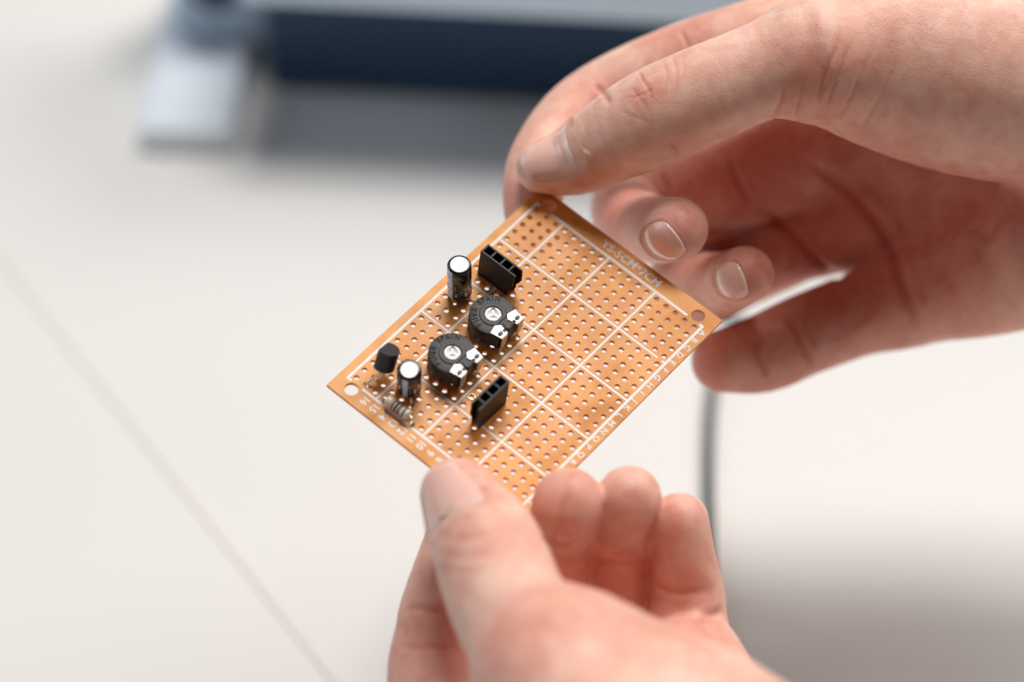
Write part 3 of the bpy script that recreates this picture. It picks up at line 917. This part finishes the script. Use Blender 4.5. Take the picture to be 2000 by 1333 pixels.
def grow_hand(name, label, hand, lo_px, hi_px, h, creases, blush_shade, nails, seed):
    (x0, y0, d0), (x1, y1, d1) = lo_px, hi_px
    c = np.array([view_pt(x, y, d) for x in (x0, x1) for y in (y0, y1) for d in (d0, d1)])
    V, Q = hand.mesh(c.min(0), c.max(0), h)
    N = normals(V, Q)
    disp = np.zeros(len(V)); cre = np.zeros(len(V)); bl = np.zeros(len(V))
    rnd = np.random.RandomState(seed)
    for pts, wd, dep, red in creases:
        s_ = spline(np.array(pts, float), 6)
        s_ = s_ + rnd.normal(0, 0.8, s_.shape)
        K = touch(hand, s_[:, 0], s_[:, 1])
        m = np.where(((V > K.min(0) - 3 * wd - 1) & (V < K.max(0) + 3 * wd + 1)).all(1))[0]
        best = np.full(len(m), 1e9); tt = np.zeros(len(m))
        for i in range(len(K) - 1):
            a, b = K[i], K[i + 1]; ab = b - a
            t = np.clip(((V[m] - a) @ ab) / max(ab @ ab, 1e-9), 0, 1)
            dd = np.linalg.norm(V[m] - a - t[:, None] * ab, axis=1)
            up = dd < best
            best[up] = dd[up]; tt[up] = (i + t[up]) / (len(K) - 1)
        fade = np.clip(np.minimum(tt, 1 - tt) * 5, 0, 1)
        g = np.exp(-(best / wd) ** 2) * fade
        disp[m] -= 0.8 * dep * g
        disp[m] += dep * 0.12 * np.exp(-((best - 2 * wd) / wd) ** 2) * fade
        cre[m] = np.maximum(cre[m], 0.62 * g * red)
    for (px, py, d, r, st) in blush_shade:
        p = view_pt(px, py, d)
        bl = np.maximum(bl, st * np.exp(-(((V - p) ** 2).sum(1)) / r ** 2))
    nail_data = []
    for (px, py, axv, nv, L, W, curl, fi) in nails:
        K = touch(hand, [px], [py])[0]
        nv = np.array(nv, float); nv /= np.linalg.norm(nv)
        axv = np.array(axv, float); axv -= nv * (axv @ nv); axv /= np.linalg.norm(axv)
        sv = np.cross(nv, axv)
        nail_data.append((K, axv, nv, sv, L, W, curl, fi))
        q = V - K
        t, s2, u = q @ axv, q @ sv, q @ nv
        wrap = curl / np.maximum(curl + u, 0.3 * curl)
        s2 = s2 * wrap; t = np.where(t > 0, t * wrap, t)
        e = np.sqrt((np.abs(s2) / (W / 2)) ** 4 + (np.abs(t) / (L / 2)) ** 4) ** 0.5
        own = hand.group(V.astype(np.float32), hand.fingers[fi]) < 0.8
        near = own & (u > -0.9 * curl) & (u < 4) & (N @ nv > -0.15)
        fold = 0.42 * np.exp(-((e - 1.16) / 0.10) ** 2) * np.clip(0.75 - t / L, 0, 1) * near
        disp += fold
        disp -= 0.13 * np.clip((0.98 - e) / 0.08, 0, 1) * near
        bl = np.maximum(bl, 0.35 * np.exp(-((e - 1.12) / 0.10) ** 2) * near * (t < L * .3))
    V = V + N * disp[:, None]
    me = bpy.data.meshes.new(name)
    Wd = place(V) * MM
    me.vertices.add(len(V)); me.vertices.foreach_set('co', Wd.astype(np.float32).ravel())
    me.loops.add(len(Q) * 4); me.loops.foreach_set('vertex_index', Q.astype(np.int32).ravel())
    me.polygons.add(len(Q))
    me.polygons.foreach_set('loop_start', np.arange(0, len(Q) * 4, 4, dtype=np.int32))
    me.polygons.foreach_set('use_smooth', np.ones(len(Q), bool))
    me.update(calc_edges=True); me.validate()
    for nm, arr in (('blush_shade', bl), ('crease', cre)):
        at_ = me.attributes.new(nm, 'FLOAT', 'POINT')
        at_.data.foreach_set('value', np.clip(arr, 0, 1).astype(np.float32))
    me.materials.append(M['skin'])
    o = link(bpy.data.objects.new(name, me))
    tag(o, label, 'hand')
    for (K, axv, nv, sv, L, W, curl, fi) in nail_data:
        fsd = lambda p: hand.group(np.asarray(p, np.float32), hand.fingers[fi])
        nu, nvv = 22, 26
        pts, fe = [], []
        for i in range(nu + 1):
            for j in range(nvv + 1):
                a, b = 2 * i / nu - 1, 2 * j / nvv - 1
                # square -> superellipse
                sx = a * math.sqrt(max(0, 1 - 0.42 * b * b)); sy = b * math.sqrt(max(0, 1 - 0.30 * a * a))
                pts.append(K + sv * sx * W / 2 + axv * sy * L / 2)
                fe.append(0.5 if b > 0.88 else (0.22 if b < -0.72 else 0.0))
        S_ = np.array(pts)
        def grad(p):
            e_ = 0.05
            return np.stack([fsd(p + np.eye(3)[k] * e_) - fsd(p - np.eye(3)[k] * e_) for k in range(3)], 1) / (2 * e_)
        for _ in range(7):
            g_ = grad(S_); g_ /= np.maximum(np.linalg.norm(g_, axis=1), 1e-3)[:, None]
            S_ = S_ - g_ * fsd(S_)[:, None]
        a = np.repeat(np.linspace(-1, 1, nu + 1), nvv + 1); b = np.tile(np.linspace(-1, 1, nvv + 1), nu + 1)
        rim = np.minimum(1, 2.2 * np.minimum(1 - np.abs(a), np.minimum(1 - 0.0 * b, (b + 1) * 0.5 + 0.02)))
        g_ = g_ * 0.7 + nv * 0.3
        top = S_ + g_ * (-0.10 + 0.30 * rim + 0.10 * (b > 0.8))[:, None]
        nvg = g_
        bot = top - nvg * 0.85
        n1 = len(top)
        VV = np.vstack([top, bot]); FF = []
        for i in range(nu):
            for j in range(nvv):
                q0 = i * (nvv + 1) + j
                f = (q0, q0 + nvv + 1, q0 + nvv + 2, q0 + 1)
                FF.append(f); FF.append(tuple(x + n1 for x in f[::-1]))
        edge = [i * (nvv + 1) for i in range(nu + 1)] + [nu * (nvv + 1) + j for j in range(1, nvv + 1)] + [i * (nvv + 1) + nvv for i in range(nu - 1, -1, -1)] + [j for j in range(nvv - 1, 0, -1)]
        for i in range(len(edge)):
            u_, v_ = edge[i], edge[(i + 1) % len(edge)]
            FF.append((u_, u_ + n1, v_ + n1, v_))
        no = mesh_obj('nail', place(VV), FF, M['nail'], o, smooth=True)
        bm = bmesh.new(); bm.from_mesh(no.data); bmesh.ops.recalc_face_normals(bm, faces=bm.faces); bm.to_mesh(no.data); bm.free()
        at_ = no.data.attributes.new('free_edge', 'FLOAT', 'POINT')
        at_.data.foreach_set('value', np.array(fe + fe, np.float32))
    return o

# ---- right hand, gripping the far corner
R_thumb = [(1058, 327, -20.5, 51), (1124, 315, -19.5, 68), (1188, 278, -15, 82), (1274, 232, -11, 97), (1382, 183, -8, 97), (1498, 136, -6, 97), (1600, 112, -6, 126)]
R_index = [(1046, 445, -27, 54), (1040, 395, -30, 58), (1056, 322, -34, 66), (1112, 238, -39, 68), (1195, 182, -42, 73), (1340, 122, -39, 79), (1500, 76, -34, 84), (1680, 60, -30, 105)]
R_middle = [(1322, 447, -13, 62), (1285, 450, -26, 66), (1246, 440, -44, 69), (1226, 405, -62, 72), (1310, 380, -64, 86), (1405, 362, -62, 94), (1560, 310, -56, 105)]
R_ring = [(1456, 536, -20, 56), (1420, 553, -36, 62), (1368, 566, -56, 74), (1352, 552, -78, 88), (1464, 512, -76, 82), (1554, 470, -68, 83), (1680, 425, -62, 98)]
R_pinky = [(1412, 706, -42, 62), (1490, 691, -48, 77), (1570, 655, -52, 80), (1660, 620, -54, 82), (1760, 590, -54, 85)]
R_palm = [
    [(1600, 112, -8, 118), (1740, 114, -14, 180), (1900, 142, -18, 203), (2150, 180, -28, 210), (2700, 300, -40, 260)],
    [(1680, 60, -32, 105), (1900, 100, -38, 130), (2150, 200, -38, 180)],
    [(1560, 290, -58, 92), (1800, 280, -58, 115), (2150, 260, -48, 160)],
    [(1680, 430, -63, 88), (1850, 410, -60, 115), (2150, 340, -48, 170)],
    [(1760, 590, -54, 84), (1900, 545, -48, 117), (2000, 505, -42, 140), (2150, 460, -36, 165), (2700, 420, -44, 250)],
]
rh = Hand([R_thumb, R_index[:-1], R_middle[:-1], R_ring[:-1], R_pinky[:-1]],
          [R_thumb[-3:], R_index[-3:], R_middle[-3:], R_ring[-2:], R_pinky[-2:]], R_palm, 7.0, 4.0, None)
R_creases = [
    ([(1245, 135), (1258, 160), (1270, 180), (1273, 200)], 0.35, 0.30, 0.8),
    ([(1215, 192), (1240, 190), (1262, 182), (1280, 170)], 0.3, 0.20, 0.6),
    ([(1232, 168), (1245, 185), (1258, 205), (1265, 215)], 0.3, 0.20, 0.6),
    ([(1228, 205), (1240, 192), (1250, 180)], 0.3, 0.18, 0.5),
    ([(1290, 112), (1300, 135), (1302, 155), (1295, 180)], 0.3, 0.16, 0.3),
    ([(1312, 105), (1320, 130), (1322, 155), (1312, 185)], 0.3, 0.14, 0.25),
    ([(1332, 100), (1336, 130), (1330, 160)], 0.3, 0.12, 0.25),
    ([(1205, 210), (1228, 225), (1250, 232), (1270, 245)], 0.3, 0.14, 0.3),
    ([(1303, 272), (1315, 290), (1326, 308)], 0.45, 0.5, 0.5),
    ([(1370, 265), (1385, 278), (1400, 290)], 0.35, 0.2, 0.2),
    ([(1390, 255), (1405, 270), (1415, 282)], 0.35, 0.2, 0.2),
    ([(1532, 165), (1527, 190), (1518, 215), (1512, 238)], 0.5, 0.5, 0.55),
    ([(1572, 150), (1564, 180), (1556, 215), (1555, 240)], 0.45, 0.35, 0.35),
    ([(1640, 60), (1618, 130), (1605, 165), (1592, 225)], 0.5, 0.45, 0.45),
    ([(1668, 70), (1640, 140), (1622, 180), (1612, 215)], 0.45, 0.32, 0.35),
    ([(1710, 80), (1680, 150), (1655, 200), (1635, 240)], 0.5, 0.30, 0.25),
    ([(1760, 100), (1730, 170), (1700, 220), (1680, 260)], 0.5, 0.22, 0.2),
    ([(1596, 240), (1620, 243), (1640, 262)], 0.5, 0.5, 0.4),
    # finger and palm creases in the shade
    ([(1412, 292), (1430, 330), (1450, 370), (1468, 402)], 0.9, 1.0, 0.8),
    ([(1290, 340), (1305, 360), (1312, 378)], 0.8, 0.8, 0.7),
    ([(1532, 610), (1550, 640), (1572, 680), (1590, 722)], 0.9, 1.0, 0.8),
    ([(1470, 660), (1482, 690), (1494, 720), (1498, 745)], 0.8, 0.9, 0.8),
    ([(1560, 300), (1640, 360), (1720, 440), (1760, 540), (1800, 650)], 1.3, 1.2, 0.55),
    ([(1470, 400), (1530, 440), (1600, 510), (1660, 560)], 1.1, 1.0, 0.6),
    # index, seen past the thumb
    ([(1328, 60), (1340, 80), (1345, 95)], 0.5, 0.4, 0.5),
    ([(1160, 165), (1180, 185), (1192, 205)], 0.6, 0.5, 0.6),
]
R_blush_shade = [(1235, 185, 0, 7, 0.55), (1600, 170, 8, 13, 0.5), (1462, 530, -14, 8, 0.8), (1335, 440, -7, 8, 0.6), (1250, 430, -42, 14, 0.7), (1370, 560, -55, 16, 0.7), (1400, 480, -65, 14, 0.9), (1380, 700, -40, 9, 0.75), (1620, 480, -45, 32, 0.95), (1500, 350, -45, 24, 0.95),  # knuckle and fingertip redness, plus shade painted into palm and curled fingers
           (1010, 400, -28, 9, 0.45), (1120, 370, -12, 8, 0.35), (1500, 680, -45, 18, 0.7), (1750, 450, -35, 32, 0.8), (1340, 70, -33, 8, 0.5), (1180, 200, -36, 8, 0.5), (1480, 620, -60, 12, .5)]
R_nails = [
    (1068, 307, (-0.90, -0.36, -0.10), (-0.24, 0.42, 0.87), 14.5, 15.0, 7.0, 0),
    (1288, 482, (0.6, 0.25, 0.75), (-0.52, -0.55, 0.65), 12.0, 13.5, 6.8, 2),
    (1418, 553, (0.6, 0.1, 0.75), (-0.62, -0.35, 0.70), 10.5, 12.0, 6.2, 3),
]
grow_hand('hand', 'right hand pinching the top corner of the orange board, thumb on top', rh, (940, -170, 22), (2450, 830, -95), 0.45, R_creases, R_blush_shade, R_nails, 3)

# ---- left hand, holding the near corner
L_thumb = [(893, 967, 29, 74), (940, 1046, 36, 102), (962, 1099, 43, 112), (992, 1178, 52, 116), (1028, 1245, 60, 121), (1080, 1340, 70, 140)]
L_index = [(915, 985, 12, 60), (893, 1060, 10, 66), (866, 1187, 14, 84), (858, 1240, 18, 87), (852, 1333, 22, 97), (900, 1500, 32, 118), (1000, 1650, 45, 150)]
L_middle = [(1110, 984, 24, 71), (1093, 1060, 18, 70), (1078, 1150, 10, 74), (1062, 1260, 6, 80), (1050, 1420, 18, 105), (1060, 1600, 40, 150)]
L_ring = [(1229, 973, 22, 64), (1213, 1040, 18, 63), (1207, 1110, 12, 69), (1202, 1220, 8, 80), (1190, 1400, 18, 105), (1200, 1600, 40, 150)]
L_pinky = [(1327, 1021, 20, 59), (1334, 1090, 17, 66), (1340, 1160, 14, 76), (1344, 1230, 14, 80), (1350, 1300, 18, 95), (1370, 1430, 30, 135)]
L_palm = [
    [(1080, 1345, 68, 140), (1180, 1480, 78, 190), (1330, 1650, 85, 230), (1600, 2000, 110, 300)],
    [(1130, 1298, 60, 150), (1260, 1382, 64, 166), (1420, 1485, 68, 190), (1560, 1700, 80, 230)],
    [(1350, 1300, 20, 95), (1375, 1430, 32, 140), (1440, 1600, 55, 190), (1600, 2000, 100, 260)],
    [(900, 1500, 34, 118), (1050, 1600, 50, 160), (1400, 1800, 75, 260)],
    [(1050, 1420, 20, 105), (1190, 1400, 20, 105), (1350, 1400, 26, 110)],
    [(1120, 1190, -8, 80), (1230, 1200, -6, 78), (1310, 1210, -2, 72)],
    [(1060, 1600, 42, 150), (1200, 1600, 42, 160), (1400, 1650, 60, 200)],
]
lh = Hand([L_thumb, L_index[:-1], L_middle[:-1], L_ring[:-1], L_pinky[:-1]],
          [L_thumb[-2:], L_index[-3:], L_middle[-2:], L_ring[-2:], L_pinky[-2:]], L_palm, 8.0, 5.0, None)
L_creases = [
    ([(788, 1190), (815, 1185), (845, 1192), (870, 1198)], 0.7, 0.7, 0.8),
    ([(776, 1260), (810, 1268), (850, 1265), (890, 1270)], 0.6, 0.35, 0.3),
    ([(1340, 1214), (1365, 1212), (1395, 1200), (1415, 1190)], 0.9, 1.0, 0.6),
    ([(1270, 1130), (1300, 1150), (1340, 1158), (1400, 1150)], 0.8, 0.4, 0.3),
    ([(1150, 1085), (1180, 1095), (1220, 1098), (1255, 1090)], 0.8, 0.4, 0.35),
    ([(1055, 1050), (1090, 1060), (1130, 1058)], 0.8, 0.4, 0.35),
    ([(845, 1040), (880, 1052), (930, 1048), (985, 1030)], 0.9, 0.25, 0.25),
    ([(850, 1075), (900, 1088), (960, 1080), (1020, 1062)], 0.9, 0.22, 0.2),
    ([(842, 1110), (900, 1118), (960, 1112)], 0.9, 0.18, 0.15),
]
L_blush = [(890, 1080, 50, 10, 0.45), (1000, 1270, 75, 14, 0.5), (1115, 970, 30, 9, 0.55), (1229, 970, 30, 8, 0.45), (1330, 1010, 28, 8, 0.45), (1140, 1100, 20, 16, 0.6), (1240, 1120, 20, 16, 0.6), (1340, 1140, 22, 14, 0.5),
           (830, 1230, 20, 16, 0.55), (1200, 1200, 60, 14, 0.4), (900, 1000, 36, 8, 0.25)]
L_nails = [(872, 955, (-0.45, 0.85, -0.25), (-0.60, 0.16, 0.78), 16.0, 17.0, 8.5, 0)]
grow_hand('hand', 'left hand holding the bottom corner of the orange board from below', lh, (720, 860, 105), (1760, 2050, -22), 0.65, L_creases, L_blush, L_nails, 9)
